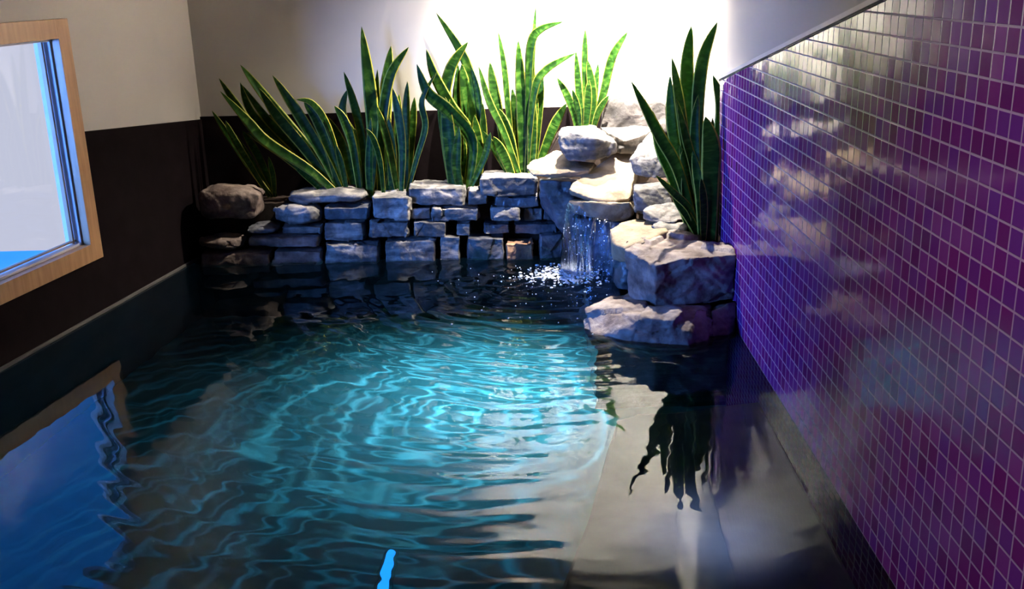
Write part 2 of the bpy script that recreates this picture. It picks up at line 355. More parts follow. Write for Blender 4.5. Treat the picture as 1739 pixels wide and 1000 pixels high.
# window in the left wall
win = struct(bpy.data.objects.new('window_1', None), 'wooden framed window letting in pale daylight'); COL.objects.link(win); win.location = LW((WS0+WS1)/2, WZ0)
def wpiece(name, rects, z_out0, z_out1, m, parent, bevel=0.003):
    bm = bmesh.new()
    for s0, s1, z0, z1 in rects:
        prism_bm(bm, [LW(s0, z0, z_out0)-win.location, LW(s1, z0, z_out0)-win.location, LW(s1, z1, z_out0)-win.location, LW(s0, z1, z_out0)-win.location], NL*(z_out1-z_out0))
    return done(name, bm, m, parent, False, bevel)
O0, O1, Q0, Q1 = 1.252, 3.53, 0.284, 1.47
I0, I1, J0, J1 = 1.345, 3.435, 0.372, 1.38
wpiece('window_frame', [(O0, I0, Q0, Q1), (I1, O1, Q0, Q1), (I0, I1, Q0, J0), (I0, I1, J1, Q1)], -0.02, 0.03, MAT_WOOD, win)
wpiece('window_frame', [(I0, I0+0.012, J0, J1), (I1-0.012, I1, J0, J1), (I0, I1, J0, J0+0.012), (I0, I1, J1-0.012, J1)], -0.05, -0.015, MAT_WHITE, win, 0.001)
wpiece('window_frame', [(I0+0.026, I0+0.040, J0, J1), (I1-0.04, I1-0.026, J0, J1), (I0, I1, J0+0.02, J0+0.028), (2.38, 2.41, J0, J1)], -0.06, -0.04, MAT_WOOD, win, 0.001)
wpiece('window_pane', [(I0, I1, J0, J1)], -0.055, -0.051, MAT_PANE, win, 0)
struct(box('ground_outside', (-9, 0, -0.9), (-2.75, 9.5, -0.8), MAT_SNOW), 'pale ground beyond the window')

# ---------------------------------------------------------------- pool water
SRC = Vector((0.16, 5.38))
def water_z(x, y):
    r = math.hypot(x-SRC.x, y-SRC.y)
    w1 = noise.noise((x*2.2, y*2.2, 3.1)); w2 = noise.noise((x*1.1+9, y*1.1, 7.7)); w3 = noise.noise((x*5.5, y*5.5, 1.3))
    ex = 0.42-(4.0-y)*0.2125                            # the ledge keeps the water on its right calm
    k = min(1, max(0, (ex+0.02-x)/0.22)); k = k*k*(3-2*k)
    if y > 4.0:
        k = max(k, min(1, (y-4.0)/0.5) if x < 0.62 else 0)
    fall = 1/(1+(r/1.6)**1.4)
    ph = r+0.045*w1+0.07*w2
    h = 0.00115*math.sin(ph*2*math.pi/0.135+1.5*w3) + 0.0006*math.sin(ph*2*math.pi/0.083+2*w1+1)
    h += 0.0022*w1*0.5*math.sin(ph*2*math.pi/0.31)
    h += 0.0008*noise.noise((x*11, y*11, 0.3))*(0.4+fall) + 0.0007*noise.noise((x*9+y*3, y*16, 5))*fall*2
    near = math.exp(-(r/0.45)**2)
    h += near*0.006*noise.noise((x*15, y*15, 2.0))
    lf = min(1, max(0, (x+2.0)/0.9)); lf = 0.16+0.84*lf*lf
    if y > 4.9 and x < -0.3: lf *= 1-0.6*min(1, (y-4.9)/0.4)*min(1, (-0.3-x)/0.5)
    return h*(0.10+0.90*k)*(0.5+1.0*fall)*lf + 0.0016*noise.noise((x*1.7, y*1.4, 11))*(1-k)*1.0
nx, ny = 300, 480
X0, X1, Y0w, Y1w = -2.75, TX, 0.7, 6.0
vs = []; fs = []
for j in range(ny+1):
    y = Y0w+(Y1w-Y0w)*j/ny
    xl = (L0+DL*((y-L0.y)/DL.y)).x+0.006
    for i in range(nx+1):
        x = xl+(X1-xl)*i/nx; vs.append((x, y, water_z(x, y)))
for j in range(ny):
    for i in range(nx):
        a = j*(nx+1)+i; fs.append((a, a+1, a+nx+2, a+nx+1))
me = bpy.data.meshes.new('pool_water'); me.from_pydata(vs, [], fs)
wat = link('pool_water', me, MAT_WATER, smooth=True); struct(wat, 'rippled blue pool water')

# ---------------------------------------------------------------- rocks
def rock(name, pts, m, amp=0.010, voxel=None, seed=0, smooth=1, strata=0.0012, kfreq=9.0, chip=0.0):
    pts = [Vector(p) for p in pts]
    lo = Vector([min(p[i] for p in pts) for i in range(3)]); hi = Vector([max(p[i] for p in pts) for i in range(3)])
    c = (lo+hi)/2; base = Vector((c.x, c.y, lo.z))
    bm = bmesh.new()
    for p in pts: bm.verts.new(p-base)
    r = bmesh.ops.convex_hull(bm, input=bm.verts[:])
    bmesh.ops.delete(bm, geom=[v for v in bm.verts if not v.link_faces], context='VERTS')
    me = bpy.data.meshes.new('hull'); bm.to_mesh(me); bm.free()
    o = bpy.data.objects.new('hull', me); COL.objects.link(o)
    md = o.modifiers.new('r', 'REMESH'); md.mode = 'VOXEL'
    md.voxel_size = voxel or max(0.005, min(0.011, max(hi-lo)/44))
    dg = bpy.context.evaluated_depsgraph_get(); dg.update()
    me2 = bpy.data.meshes.new_from_object(o.evaluated_get(dg))
    bpy.data.objects.remove(o); bpy.data.meshes.remove(me)
    bm = bmesh.new(); bm.from_mesh(me2)
    for _ in range(smooth): bmesh.ops.smooth_vert(bm, verts=bm.verts, factor=0.5, use_axis_x=True, use_axis_y=True, use_axis_z=True)
    bm.normal_update(); so = Vector((seed*3.7+1, seed*1.9, seed*5.3))
    new = []
    for v in bm.verts:
        q = v.co+so
        a = noise.fractal(q*kfreq, 1.0, 2.1, 4)*0.55
        d, _p = noise.voronoi(q*kfreq*0.62)
        a += min(0.5, (d[1]-d[0]))*0.9-0.35
        if chip:
            d2, p2 = noise.voronoi(q*5.2); c2 = p2[0]/5.2
            a += chip*max(-1, min(1, (q-c2).dot(v.normal)*-9+noise.cell(c2*40)*0.8-0.4))
        st = math.sin((q.z+0.25*noise.noise(q*5)+0.12*q.x)*95)
        new.append(v.co+v.normal*(amp*a+0.002*noise.fractal(q*34, 1.0, 2.0, 3)+strata*st*(1-abs(v.normal.z))*0.6))
    for v, n_ in zip(bm.verts, new):
        n_.x = min(n_.x, TX-0.004-base.x); v.co = n_
    bm.to_mesh(me2); bm.free(); me2.name = name
    ob = link(name, me2, m, smooth=True); ob.location = base
    return ob

# dry-stacked planter wall: pixel box of each stone's face, depth behind it, its stone
STK = 'stones of the planter wall'
STONES = [
 # x0, y0, x1, y1, Y front, depth, material, label
 (318, 316, 452, 384, 5.86, 0.26, MAT_BROWN, 'rounded brown boulder at the dark left end of the planter wall'),
 (474, 324, 628, 352, 5.88, 0.30, MAT_STONE, 'long flat grey capstone just right of the brown boulder'),
 (454, 348, 550, 386, 5.84, 0.20, MAT_STONE, 'dark slab jutting out below the long flat capstone, touching the boulder'),
 (546, 352, 626, 377, 5.86, 0.22, MAT_WET_SHADED, 'dark stone under the right end of the long flat capstone'),
 (410, 385, 474, 402, 5.87, 0.2, MAT_WET_SHADED, 'thin dark stone wedged directly under the brown boulder'),
 (474, 384, 545, 402, 5.87, 0.2, MAT_STONE, 'thin stone with a tan top edge below the jutting dark slab'),
 (548, 379, 618, 412, 5.86, 0.2, MAT_STONE, 'light blue-grey block with pale chips in the second course'),
 (417, 402, 542, 424, 5.86, 0.2, MAT_BIG, 'long purplish stone in the course above the water at left'),
 (330, 404, 414, 428, 5.86, 0.2, MAT_BROWN, 'dim brown stone below the boulder, left of the long purplish stone'),
 (336, 430, 458, 466, 5.86, 0.2, MAT_BROWN, 'dim stone at the water, leftmost of the bottom course'),
 (460, 426, 546, 464, 5.86, 0.2, MAT_BIG, 'grey stone at the water below the long purplish stone'),
 (550, 414, 642, 460, 5.84, 0.22, MAT_STONE, 'blue-grey stone at the water with a pale curved top edge'),
 (628, 334, 698, 376, 5.86, 0.26, MAT_STONE, 'blue-faced capstone with a chipped pale right side'),
 (690, 319, 792, 352, 5.88, 0.30, MAT_STONE, 'long bright-topped capstone in the middle of the planter wall'),
 (792, 322, 830, 350, 5.87, 0.26, MAT_STONE, 'small capstone between the long bright capstone and the mottled block'),
 (812, 300, 915, 336, 5.85, 0.26, MAT_STONE, 'mottled block with a white top, highest stone of the planter wall'),
 (838, 334, 918, 352, 5.90, 0.2, MAT_WET_SHADED, 'dark thin stone right under the mottled white-topped block'),
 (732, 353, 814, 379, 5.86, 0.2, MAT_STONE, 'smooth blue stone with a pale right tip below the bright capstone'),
 (696, 353, 734, 375, 5.89, 0.2, MAT_WET_SHADED, 'dark stone tucked left of the smooth blue stone'),
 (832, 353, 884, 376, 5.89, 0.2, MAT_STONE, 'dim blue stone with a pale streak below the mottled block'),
 (886, 353, 922, 378, 5.93, 0.2, MAT_WET_SHADED, 'shaded stone right of the dim blue pale-streaked stone'),
 (922, 345, 962, 376, 5.93, 0.2, MAT_WET_SHADED, 'shaded stone beside the top of the waterfall'),
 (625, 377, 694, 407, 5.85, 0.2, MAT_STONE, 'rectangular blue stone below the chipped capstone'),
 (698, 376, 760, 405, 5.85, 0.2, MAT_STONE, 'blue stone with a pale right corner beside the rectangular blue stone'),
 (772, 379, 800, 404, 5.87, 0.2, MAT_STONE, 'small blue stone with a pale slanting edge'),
 (818, 379, 868, 400, 5.90, 0.2, MAT_WET_SHADED, 'dim flat stone in the shade below the pale-streaked stone'),
 (870, 379, 950, 402, 5.94, 0.2, MAT_WET_SHADED, 'long black stone deep in the shade left of the waterfall'),
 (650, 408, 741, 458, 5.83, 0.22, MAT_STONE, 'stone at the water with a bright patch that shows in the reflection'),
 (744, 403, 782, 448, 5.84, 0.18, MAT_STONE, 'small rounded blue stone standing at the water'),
 (790, 404, 858, 452, 5.84, 0.2, MAT_WET_SHADED, 'black stone at the water with a thin pale top edge'),
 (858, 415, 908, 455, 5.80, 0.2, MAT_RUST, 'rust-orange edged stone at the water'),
 (914, 400, 958, 452, 5.82, 0.2, MAT_WET_SHADED, 'wet bluish stone at the water beside the falling water'),
]
rs = random.Random(3)
def wall_stone(i, x0, y0, x1, y1, Y, dep, m, label):
    a, b = PY(x0, y0, Y), PY(x1, y1, Y); c, d = PY(x1, y0, Y), PY(x0, y1, Y)
    w, h = b.x-a.x, a.z-d.z
    pts = []
    g = 0.003
    for k, (p, sx, sz) in enumerate(((a, 1, -1), (c, -1, -1), (b, -1, 1), (d, 1, 1))):
        j = lambda s: rs.uniform(0.0, s)
        jx = sx*(g+j(0.10)*min(w, 2*h)); jz = sz*(g+j(0.10)*h)
        pts.append(Vector((p.x+jx, Y+j(0.03), p.z+jz*0.6)))
        pts.append(Vector((p.x+sx*g, Y+0.03+j(0.03), p.z+sz*(g+j(0.12)*h))))
        pts.append(Vector((p.x+sx*(g+j(0.06)*w), Y+dep, p.z+sz*g*1.5)))
    mid = (a+b)/2
    if 'boulder' in label:
        pts = []
        for q in range(60):
            u = Vector((rs.gauss(0, 1), rs.gauss(0, 1), rs.gauss(0, 1))).normalized()
            for e in range(3): u[e] = math.copysign(abs(u[e])**0.62, u[e])
            pts.append(Vector((mid.x+u.x*w*0.48, Y+dep*0.5+u.y*dep*0.5, mid.z+u.z*h*0.47)))
    o = rock('wall_stone' if 'boulder' not in label else 'boulder', pts, m, amp=0.013, seed=i+1, chip=0.55)
    tag(o, label, 'stone', STK)
for i, s in enumerate(STONES): wall_stone(i, *s)

def P(*t): return [PY(x, y, Y) for x, y, Y in t]
CAS = 'rocks of the cascade'
def crock(name, pts, m, label, seed, **kw):
    kw.setdefault('chip', 0.7); kw.setdefault('smooth', 1); kw.setdefault('strata', 0.003)
    return tag(rock(name, pts, m, seed=seed, **kw), label, 'rock', CAS)
crock('granite_boulder', P((1018, 214, 6.08), (1026, 172, 6.10), (1042, 161, 6.14), (1088, 160, 6.14), (1112, 166, 6.13), (1132, 176, 6.12), (1136, 226, 6.08), (1018, 226, 6.08),
      (1024, 170, 6.27), (1044, 160, 6.27), (1110, 164, 6.27), (1134, 176, 6.27), (1136, 226, 6.27), (1016, 226, 6.27)), MAT_GRANITE, 'dark speckled granite boulder against the back wall', 51, amp=0.012)
crock('rock', P((946, 238, 5.62), (949, 222, 5.70), (966, 222, 5.62), (1012, 232, 5.55), (1046, 240, 5.62), (1048, 258, 5.62), (1012, 276, 5.58), (968, 274, 5.60), (952, 258, 5.64),
      (960, 212, 5.95), (1008, 214, 5.98), (1046, 232, 5.92), (1046, 262, 5.92), (960, 262, 5.95)), MAT_STONE, 'white-topped rounded rock lying on the tan flagstones at the top of the cascade', 52, amp=0.013)
crock('rock', P((1040, 228, 5.80), (1062, 240, 5.70), (1086, 232, 5.72), (1104, 222, 5.84), (1100, 238, 5.84), (1084, 262, 5.74), (1052, 262, 5.74), (1018, 213, 6.05), (1106, 214, 6.06), (1100, 244, 6.05), (1020, 240, 6.05)),
      MAT_STONE, 'flat bright-topped rock in front of the granite boulder', 53, amp=0.010)
crock('flat_rock', P((892, 284, 5.66), (900, 276, 5.72), (944, 252, 5.98), (966, 262, 5.98), (1012, 276, 5.80), (1004, 288, 5.58), (952, 296, 5.58), (906, 300, 5.62), (940, 304, 5.62), (1000, 302, 5.62), (960, 290, 6.0), (1020, 290, 5.95), (920, 290, 5.9)),
      MAT_TAN, 'pointed tan flagstone jutting left above the dark recess', 54, amp=0.007)
crock('flat_rock', P((964, 322, 5.46), (970, 312, 5.52), (996, 294, 5.62), (1030, 268, 5.80), (1046, 258, 5.86), (1088, 252, 5.90), (1080, 286, 5.66), (1074, 332, 5.47), (1068, 338, 5.43), (1030, 346, 5.41), (996, 336, 5.42),
      (968, 332, 5.50), (1070, 350, 5.50), (1028, 352, 5.46), (1084, 300, 5.9), (1000, 310, 5.9)), MAT_TAN, 'large sloping tan flagstone the water runs down', 55, amp=0.006)
crock('flat_rock', P((966, 340, 5.46), (1000, 340, 5.40), (1030, 350, 5.385), (1070, 342, 5.40), (1078, 356, 5.44), (1072, 370, 5.44), (1046, 378, 5.42), (1012, 372, 5.40), (974, 362, 5.43), (968, 340, 5.8), (1076, 340, 5.8), (1076, 372, 5.8), (974, 362, 5.8)),
      MAT_TAN, 'broken tan spill ledge right above the falling water', 56, amp=0.009)
crock('rock', P((1070, 270, 5.46), (1086, 254, 5.52), (1102, 224, 5.72), (1122, 226, 5.72), (1140, 262, 5.44), (1138, 300, 5.44), (1108, 304, 5.40), (1078, 296, 5.44), (1072, 284, 5.46), (1100, 280, 5.8), (1136, 262, 5.8), (1080, 268, 5.8), (1136, 300, 5.8)),
      MAT_STONE, 'white rock with a dark underside right of the sloping flagstone', 57, amp=0.012)
crock('rock', P((1073, 322, 5.24), (1084, 310, 5.32), (1118, 308, 5.34), (1140, 318, 5.28), (1140, 352, 5.22), (1112, 366, 5.18), (1080, 360, 5.22), (1076, 310, 5.55), (1140, 308, 5.55), (1140, 352, 5.55), (1076, 352, 5.55)),
      MAT_STONE, 'pale blocky rock beside the spill ledge', 58, amp=0.012)
crock('rock', P((1090, 356, 5.10), (1104, 346, 5.18), (1140, 342, 5.20), (1164, 352, 5.16), (1166, 368, 5.10), (1140, 380, 5.04), (1108, 378, 5.06), (1092, 372, 5.10), (1100, 346, 5.4), (1168, 346, 5.4), (1168, 376, 5.4), (1096, 376, 5.4)),
      MAT_STONE, 'low pale rock in front of the blocky rock, at the foot of the tall plant', 59, amp=0.010)
crock('flat_rock', P((1106, 384, 4.99), (1120, 376, 5.06), (1160, 374, 5.10), (1172, 382, 5.04), (1166, 394, 4.98), (1120, 396, 4.96), (1110, 376, 5.25), (1172, 376, 5.25), (1170, 394, 5.25), (1110, 394, 5.25)),
      MAT_STONE, 'thin pale slab under the low rock', 60, amp=0.006)
crock('flat_rock', P((1034, 386, 5.06), (1048, 378, 5.16), (1078, 372, 5.26), (1122, 376, 5.16), (1136, 392, 4.94), (1100, 410, 4.80), (1062, 424, 4.76), (1042, 416, 4.86), (1036, 400, 5.0),
      (1042, 440, 4.95), (1070, 446, 4.85), (1130, 430, 4.95), (1050, 420, 5.25), (1130, 420, 5.25)), MAT_TAN, 'pale flat rock between the waterfall and the big square rock', 61, amp=0.008)
crock('big_rock', P((1060, 424, 4.76), (1062, 404, 4.86), (1076, 392, 4.98), (1116, 388, 5.05), (1180, 398, 5.02), (1234, 410, 4.90), (1252, 416, 4.74),
      (1114, 452, 4.52), (1166, 438, 4.52), (1252, 430, 4.56), (1112, 528, 4.56), (1062, 502, 4.80), (1076, 516, 4.70), (1180, 520, 4.56), (1254, 508, 4.58), (1255, 430, 4.85),
      (1256, 500, 5.0), (1080, 470, 5.05), (1180, 480, 5.1)), MAT_BIG, 'big square brown rock with a pale flat top against the mosaic wall', 62, amp=0.018, voxel=0.008, strata=0.005, smooth=0)
crock('big_rock', P((994, 524, 4.66), (1004, 514, 4.74), (1050, 496, 4.90), (1100, 526, 4.60), (1158, 522, 4.44), (1190, 518, 4.44), (1206, 524, 4.46),
      (1000, 574, 4.47), (1060, 592, 4.36), (1104, 598, 4.30), (1170, 602, 4.28), (1204, 596, 4.34), (1106, 540, 4.38), (1170, 560, 4.32), (1208, 560, 4.40), (996, 560, 4.55),
      (1010, 640, 4.55), (1100, 660, 4.42), (1200, 650, 4.45), (1200, 600, 4.95), (1040, 560, 5.0), (1200, 520, 4.95)), MAT_BIG, 'low wide rock at the water under the big square rock', 63, amp=0.018, voxel=0.008, strata=0.005, smooth=0)
crock('rock', P((1204, 526, 4.46), (1236, 512, 4.50), (1258, 508, 4.54), (1262, 566, 4.52), (1240, 584, 4.42), (1210, 592, 4.38), (1206, 556, 4.42), (1262, 600, 4.54), (1212, 630, 4.42), (1256, 560, 4.9), (1210, 560, 4.9), (1250, 512, 4.9), (1212, 520, 4.9)),
      MAT_BROWN, 'cracked tan-footed rock wedged between the low wide rock and the mosaic', 64, amp=0.014)
crock('rock', P((916, 304, 5.84), (968, 306, 5.80), (990, 310, 5.84), (990, 404, 5.84), (962, 402, 5.86), (918, 348, 5.93), (916, 304, 6.1), (990, 304, 6.1), (990, 404, 6.1), (930, 350, 6.1)),
      MAT_WET_SHADED, 'dark rock in the recess under the pointed flagstone', 65, amp=0.012)
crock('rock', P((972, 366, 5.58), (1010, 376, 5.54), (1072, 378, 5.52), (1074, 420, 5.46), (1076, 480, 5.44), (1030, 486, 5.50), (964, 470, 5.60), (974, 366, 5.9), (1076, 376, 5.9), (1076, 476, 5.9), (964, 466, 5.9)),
      MAT_WET_SHADED, 'wet dark rock face behind the falling water', 66, amp=0.016)

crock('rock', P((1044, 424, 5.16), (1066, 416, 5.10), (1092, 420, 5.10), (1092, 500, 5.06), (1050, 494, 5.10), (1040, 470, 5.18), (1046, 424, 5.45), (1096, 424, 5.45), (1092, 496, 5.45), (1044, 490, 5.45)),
      MAT_WET_SHADED, 'dark wet rock between the falling water and the big square rock', 67, amp=0.012)
# ---------------------------------------------------------------- planting beds
def soil_z(x, y):
    f = lambda a, b, v: max(0, min(1, (v-a)/(b-a)))
    z = 0.325 + 0.10*f(-0.75, -0.05, x) + 0.27*f(0.06, 0.22, x)
    return z + 0.012*noise.noise((x*14, y*14, 4)) + 0.006*noise.noise((x*45, y*45, 4))
def bed(name, x0, x1, y0, y1, fn, zb, label, n=110):
    bm = bmesh.new(); m_ = max(4, int(n*(y1-y0)/(x1-x0))); g = []
    for j in range(m_+1):
        g.append([bm.verts.new((x0+(x1-x0)*i/n, y0+(y1-y0)*j/m_, fn(x0+(x1-x0)*i/n, y0+(y1-y0)*j/m_))) for i in range(n+1)])
    for j in range(m_):
        for i in range(n): bm.faces.new((g[j][i], g[j][i+1], g[j+1][i+1], g[j+1][i]))
    r = bmesh.ops.extrude_face_region(bm, geom=bm.faces[:])
    for v in [e for e in r['geom'] if isinstance(e, bmesh.types.BMVert)]: v.co.z = zb
    o = done(name, bm, MAT_SOIL, smooth=False); struct(o, label); return o
bed('ground_bed', -1.96, 0.60, 6.07, 6.287, soil_z, -0.05, 'dark soil behind the planter wall')
bed('ground_bed_corner', 0.62, 0.972, 5.02, 6.06, lambda x, y: 0.285+0.012*noise.noise((x*14, y*14, 8))+max(0, min(1, (y-5.5)/0.4))*0.2, -0.05, 'dark soil in the corner by the mosaic', 50)
struct(box('wall_planter', (0.33, 4.66, DEPTH), (0.972, 5.96, -0.275), MAT_WET_SHADED), 'submerged footing under the big rocks')

# ---------------------------------------------------------------- snake plants
def crom(p, t):
    n = len(p)-1; f = t*n; i = min(int(f), n-1); u = f-i
    a, b, c, d = p[max(i-1, 0)], p[i], p[i+1], p[min(i+2, n)]
    return 0.5*((2*b)+(c-a)*u+(2*a-5*b+4*c-d)*u*u+(3*b-a-3*c+d)*u*u*u)
rl = random.Random(11)
def leaf(parent, pts, wpx, Yb, Yt, yaw=None, fold=None, wide=0.58):
    n = len(pts)
    P3 = [PY(x, y, Yb+(Yt-Yb)*(i/(n-1))) for i, (x, y) in enumerate(pts)]
    P3 = [Vector((p.x, p.y, p.z)) for p in P3]
    w0 = wpx/F*P3[0].y*1.05
    yaw = rl.uniform(-0.45, 0.45) if yaw is None else yaw
    fold = rl.uniform(0.10, 0.26) if fold is None else fold
    S, C, th = 20, 6, 0.0016
    face = Vector((math.sin(yaw), -math.cos(yaw), 0.25)).normalized()
    tw = rl.uniform(-0.35, 0.35)
    front = []; back = []; uvs = []
    for k in range(S+1):
        t = k/S; c = crom(P3, t); tg = (crom(P3, min(1, t+0.02))-crom(P3, max(0, t-0.02))).normalized()
        nrm = (face-tg*face.dot(tg)).normalized()
        nrm.rotate(Matrix.Rotation(tw*(t-0.5), 3, tg))
        sd = tg.cross(nrm).normalized()
        if t < wide: wf = 0.55+0.45*math.sin(t/wide*math.pi/2)
        else:
            q = (t-wide)/(1-wide); wf = max(0.0, 1-q**2.1)
        w = max(0.0016, w0*wf/max(0.75, math.cos(yaw)))
        rf, rb, ru = [], [], []
        for i in range(C+1):
            u = i/C*2-1
            off = sd*(u*w/2) + nrm*(abs(u)**1.6*w*fold*(1-0.5*t))
            off.x = min(off.x, TX-0.006-c.x)
            rf.append(c+off+nrm*th*(1-abs(u)**4)); rb.append(c+off-nrm*th*(1-abs(u)**4)); ru.append((i/C, t))
        front.append(rf); back.append(rb); uvs.append(ru)
    bm = bmesh.new(); uvl = bm.loops.layers.uv.new('UVMap'); org = parent.location
    V = {}
    def vert(side, k, i):
        if i in (0, C): side = 0
        key = (side, k, i)
        if key not in V: V[key] = bm.verts.new((front if side == 0 else back)[k][i]-org)
        return V[key]
    for side in (0, 1):
        for k in range(S):
            for i in range(C):
                q = [(k, i), (k, i+1), (k+1, i+1), (k+1, i)]
                if side: q = q[::-1]
                fc = bm.faces.new([vert(side, a, b) for a, b in q])
                for lp_, (a, b) in zip(fc.loops, q): lp_[uvl].uv = uvs[a][b]
    bmesh.ops.recalc_face_normals(bm, faces=bm.faces)
    me = bpy.data.meshes.new('leaf'); bm.to_mesh(me); bm.free()
    o = link('leaf', me, MAT_LEAF, parent, smooth=True); o.color = (rl.uniform(*EDGE), 0, 0, 1)
    return o
EDGE = (0.3, 1.0); GP = 'snake plants of the planter'
def plant(label, bx, by, Yb, leaves, fill=5):
    e = bpy.data.objects.new('snake_plant', None); COL.objects.link(e); e.location = PY(bx, by, Yb); e.empty_display_size = 0.05
    tag(e, label, 'plant', GP)
    for lf in leaves:
        pts, w, dy, dt = lf[:4]
        leaf(e, pts, w, Yb+dy, min(6.235, Yb+dt), *lf[4:])
    for k in range(fill):                      # shorter leaves in the heart of the clump
        a_, b_ = rl.sample([l_ for l_ in leaves if len(l_[0]) >= 3], 2); u = rl.uniform(0.3, 0.7); ln = rl.uniform(0.5, 0.85)
        A_, B_ = [Vector((*q, 0)) for q in a_[0]], [Vector((*q, 0)) for q in b_[0]]
        pts = [crom(A_, ln*i/3).lerp(crom(B_, ln*i/3), u) for i in range(4)]
        leaf(e, [(q.x, q.y) for q in pts], rl.uniform(0.7, 0.95)*(a_[1]+b_[1])/2, Yb+0.01+(a_[2]+b_[2])/2, min(6.22, Yb+0.03+(a_[3]+b_[3])/2))
    return e
plant('dim small snake plant in the dark corner behind the brown boulder', 462, 322, 6.11, [
 ([(458, 334), (425, 280), (398, 236), (383, 205)], 12, 0, 0.02), ([(462, 334), (425, 285), (385, 225), (360, 188)], 11, 0.02, 0.08),
 ([(466, 334), (464, 300), (456, 266)], 9, 0, 0), ([(470, 334), (440, 265), (412, 222)], 14, 0.04, 0.1)], 1)
plant('snake plant leaning far to the left with long striped leaves', 575, 318, 6.09, [
 ([(566, 326), (520, 284), (440, 228), (400, 175), (372, 133)], 16, 0, 0.06), ([(572, 328), (525, 288), (452, 240), (420, 205), (374, 155)], 17, -0.05, -0.02),
 ([(560, 326), (500, 270), (430, 195), (408, 140)], 14, 0.05, 0.12), ([(574, 324), (530, 262), (458, 175), (408, 110)], 17, 0.03, 0.12),
 ([(570, 326), (520, 255), (470, 195), (440, 150)], 18, -0.02, 0.02), ([(580, 326), (548, 262), (505, 190), (463, 128)], 19, -0.03, 0.03),
 ([(586, 326), (572, 262), (552, 205), (528, 174), (503, 169)], 11, 0, 0.0), ([(578, 326), (562, 260), (540, 205), (516, 173)], 19, -0.02, 0.02),
 ([(552, 328), (522, 300), (498, 278)], 11, -0.04, -0.05), ([(590, 328), (582, 285), (570, 245)], 11, -0.04, -0.04), ([(556, 326), (480, 262), (420, 225)], 14, 0.03, 0.02)])
plant('upright snake plant with one tall dark leaf and yellow-lit leaves', 645, 324, 6.08, [
 ([(628, 334), (634, 240), (628, 150), (614, 45)], 22, 0, 0.08, 0.1), ([(622, 334), (616, 245), (602, 180), (584, 122)], 14, 0.02, 0.08),
 ([(618, 332), (598, 245), (582, 190), (590, 152)], 15, 0.04, 0.08), ([(650, 332), (652, 240), (656, 150), (664, 78)], 21, 0.03, 0.13),
 ([(646, 334), (648, 230), (662, 132), (694, 80)], 17, 0, 0.03), ([(640, 332), (640, 220), (641, 118)], 13, 0.03, 0.08),
 ([(682, 330), (684, 255), (677, 195), (667, 150)], 15, -0.04, 0.0), ([(690, 332), (690, 220), (692, 138)], 14, 0.02, 0.08),
 ([(692, 332), (700, 230), (704, 165)], 13, 0.03, 0.08), ([(690, 334), (708, 270), (723, 215), (717, 170), (742, 122)], 11, -0.02, -0.04),
 ([(612, 332), (600, 250), (585, 205), (568, 180)], 15, 0, 0.0), ([(652, 336), (646, 275), (634, 236), (621, 218)], 10, -0.06, -0.09),
 ([(606, 332), (586, 260), (556, 198)], 18, 0.04, 0.08), ([(668, 334), (666, 270), (660, 200)], 19, 0, 0.0), ([(632, 336), (628, 290), (630, 200)], 14, -0.05, -0.06),
 ([(676, 332), (660, 250), (640, 180)], 13, -0.03, 0.0)], 7)
EDGE = (0.05, 0.6)
plant('dark snake plant whose topmost leaf tip crosses the wall', 792, 308, 6.08, [
 ([(800, 318), (802, 210), (794, 112), (741, 22)], 17, 0.02, 0.145), ([(768, 318), (754, 200), (764, 120), (795, 71)], 19, 0, 0.02),
 ([(792, 318), (800, 232), (766, 180), (738, 128), (724, 84)], 18, -0.02, 0.02), ([(796, 320), (804, 240), (765, 190), (728, 158), (708, 109)], 20, -0.05, -0.03),
 ([(796, 318), (796, 210), (784, 108)], 24, 0.03, 0.1), ([(810, 318), (816, 220), (812, 160), (800, 112)], 12, 0, 0.06),
 ([(770, 318), (764, 240), (756, 165)], 24, -0.03, -0.02), ([(797, 320), (818, 265), (820, 175)], 15, -0.03, 0.0),
 ([(798, 322), (824, 265), (833, 225)], 12, -0.07, -0.08), ([(786, 320), (764, 258), (744, 178)], 16, -0.02, 0.0), ([(778, 318), (782, 230), (772, 140)], 20, 0.04, 0.1),
 ([(806, 320), (812, 270), (806, 195)], 20, -0.03, -0.02), ([(784, 322), (776, 280), (780, 215)], 17, -0.06, -0.06)])
plant('tall light green snake plant with two leaf tips bent over to the right', 886, 292, 6.08, [
 ([(876, 302), (864, 200), (856, 115), (846, 54)], 10, 0, 0.06), ([(862, 302), (848, 200), (838, 150), (832, 106)], 16, 0.02, 0.08),
 ([(888, 302), (886, 190), (880, 68)], 18, -0.02, 0.04, 0.0), ([(894, 302), (900, 160), (910, 10)], 10, 0.03, 0.14),
 ([(896, 302), (898, 150), (902, 76), (918, 50), (956, 37)], 14, 0, -0.02), ([(898, 302), (902, 190), (903, 80)], 13, 0.04, 0.12),
 ([(894, 302), (906, 165), (926, 120), (978, 90)], 13, -0.03, -0.06), ([(906, 302), (914, 210), (922, 130)], 14, -0.02, 0.02),
 ([(902, 302), (904, 230), (903, 150)], 17, -0.04, -0.02, 0.0), ([(908, 300), (930, 240), (945, 205), (962, 176)], 17, 0, 0.05),
 ([(884, 304), (856, 228), (830, 172), (813, 113)], 12, -0.04, -0.02), ([(880, 304), (866, 240), (848, 185)], 20, -0.02, 0.0),
 ([(872, 304), (856, 265), (838, 232)], 17, -0.05, -0.06), ([(880, 302), (876, 220), (870, 150)], 14, 0.03, 0.08), ([(868, 304), (858, 280), (820, 222)], 14, -0.02, -0.04)])
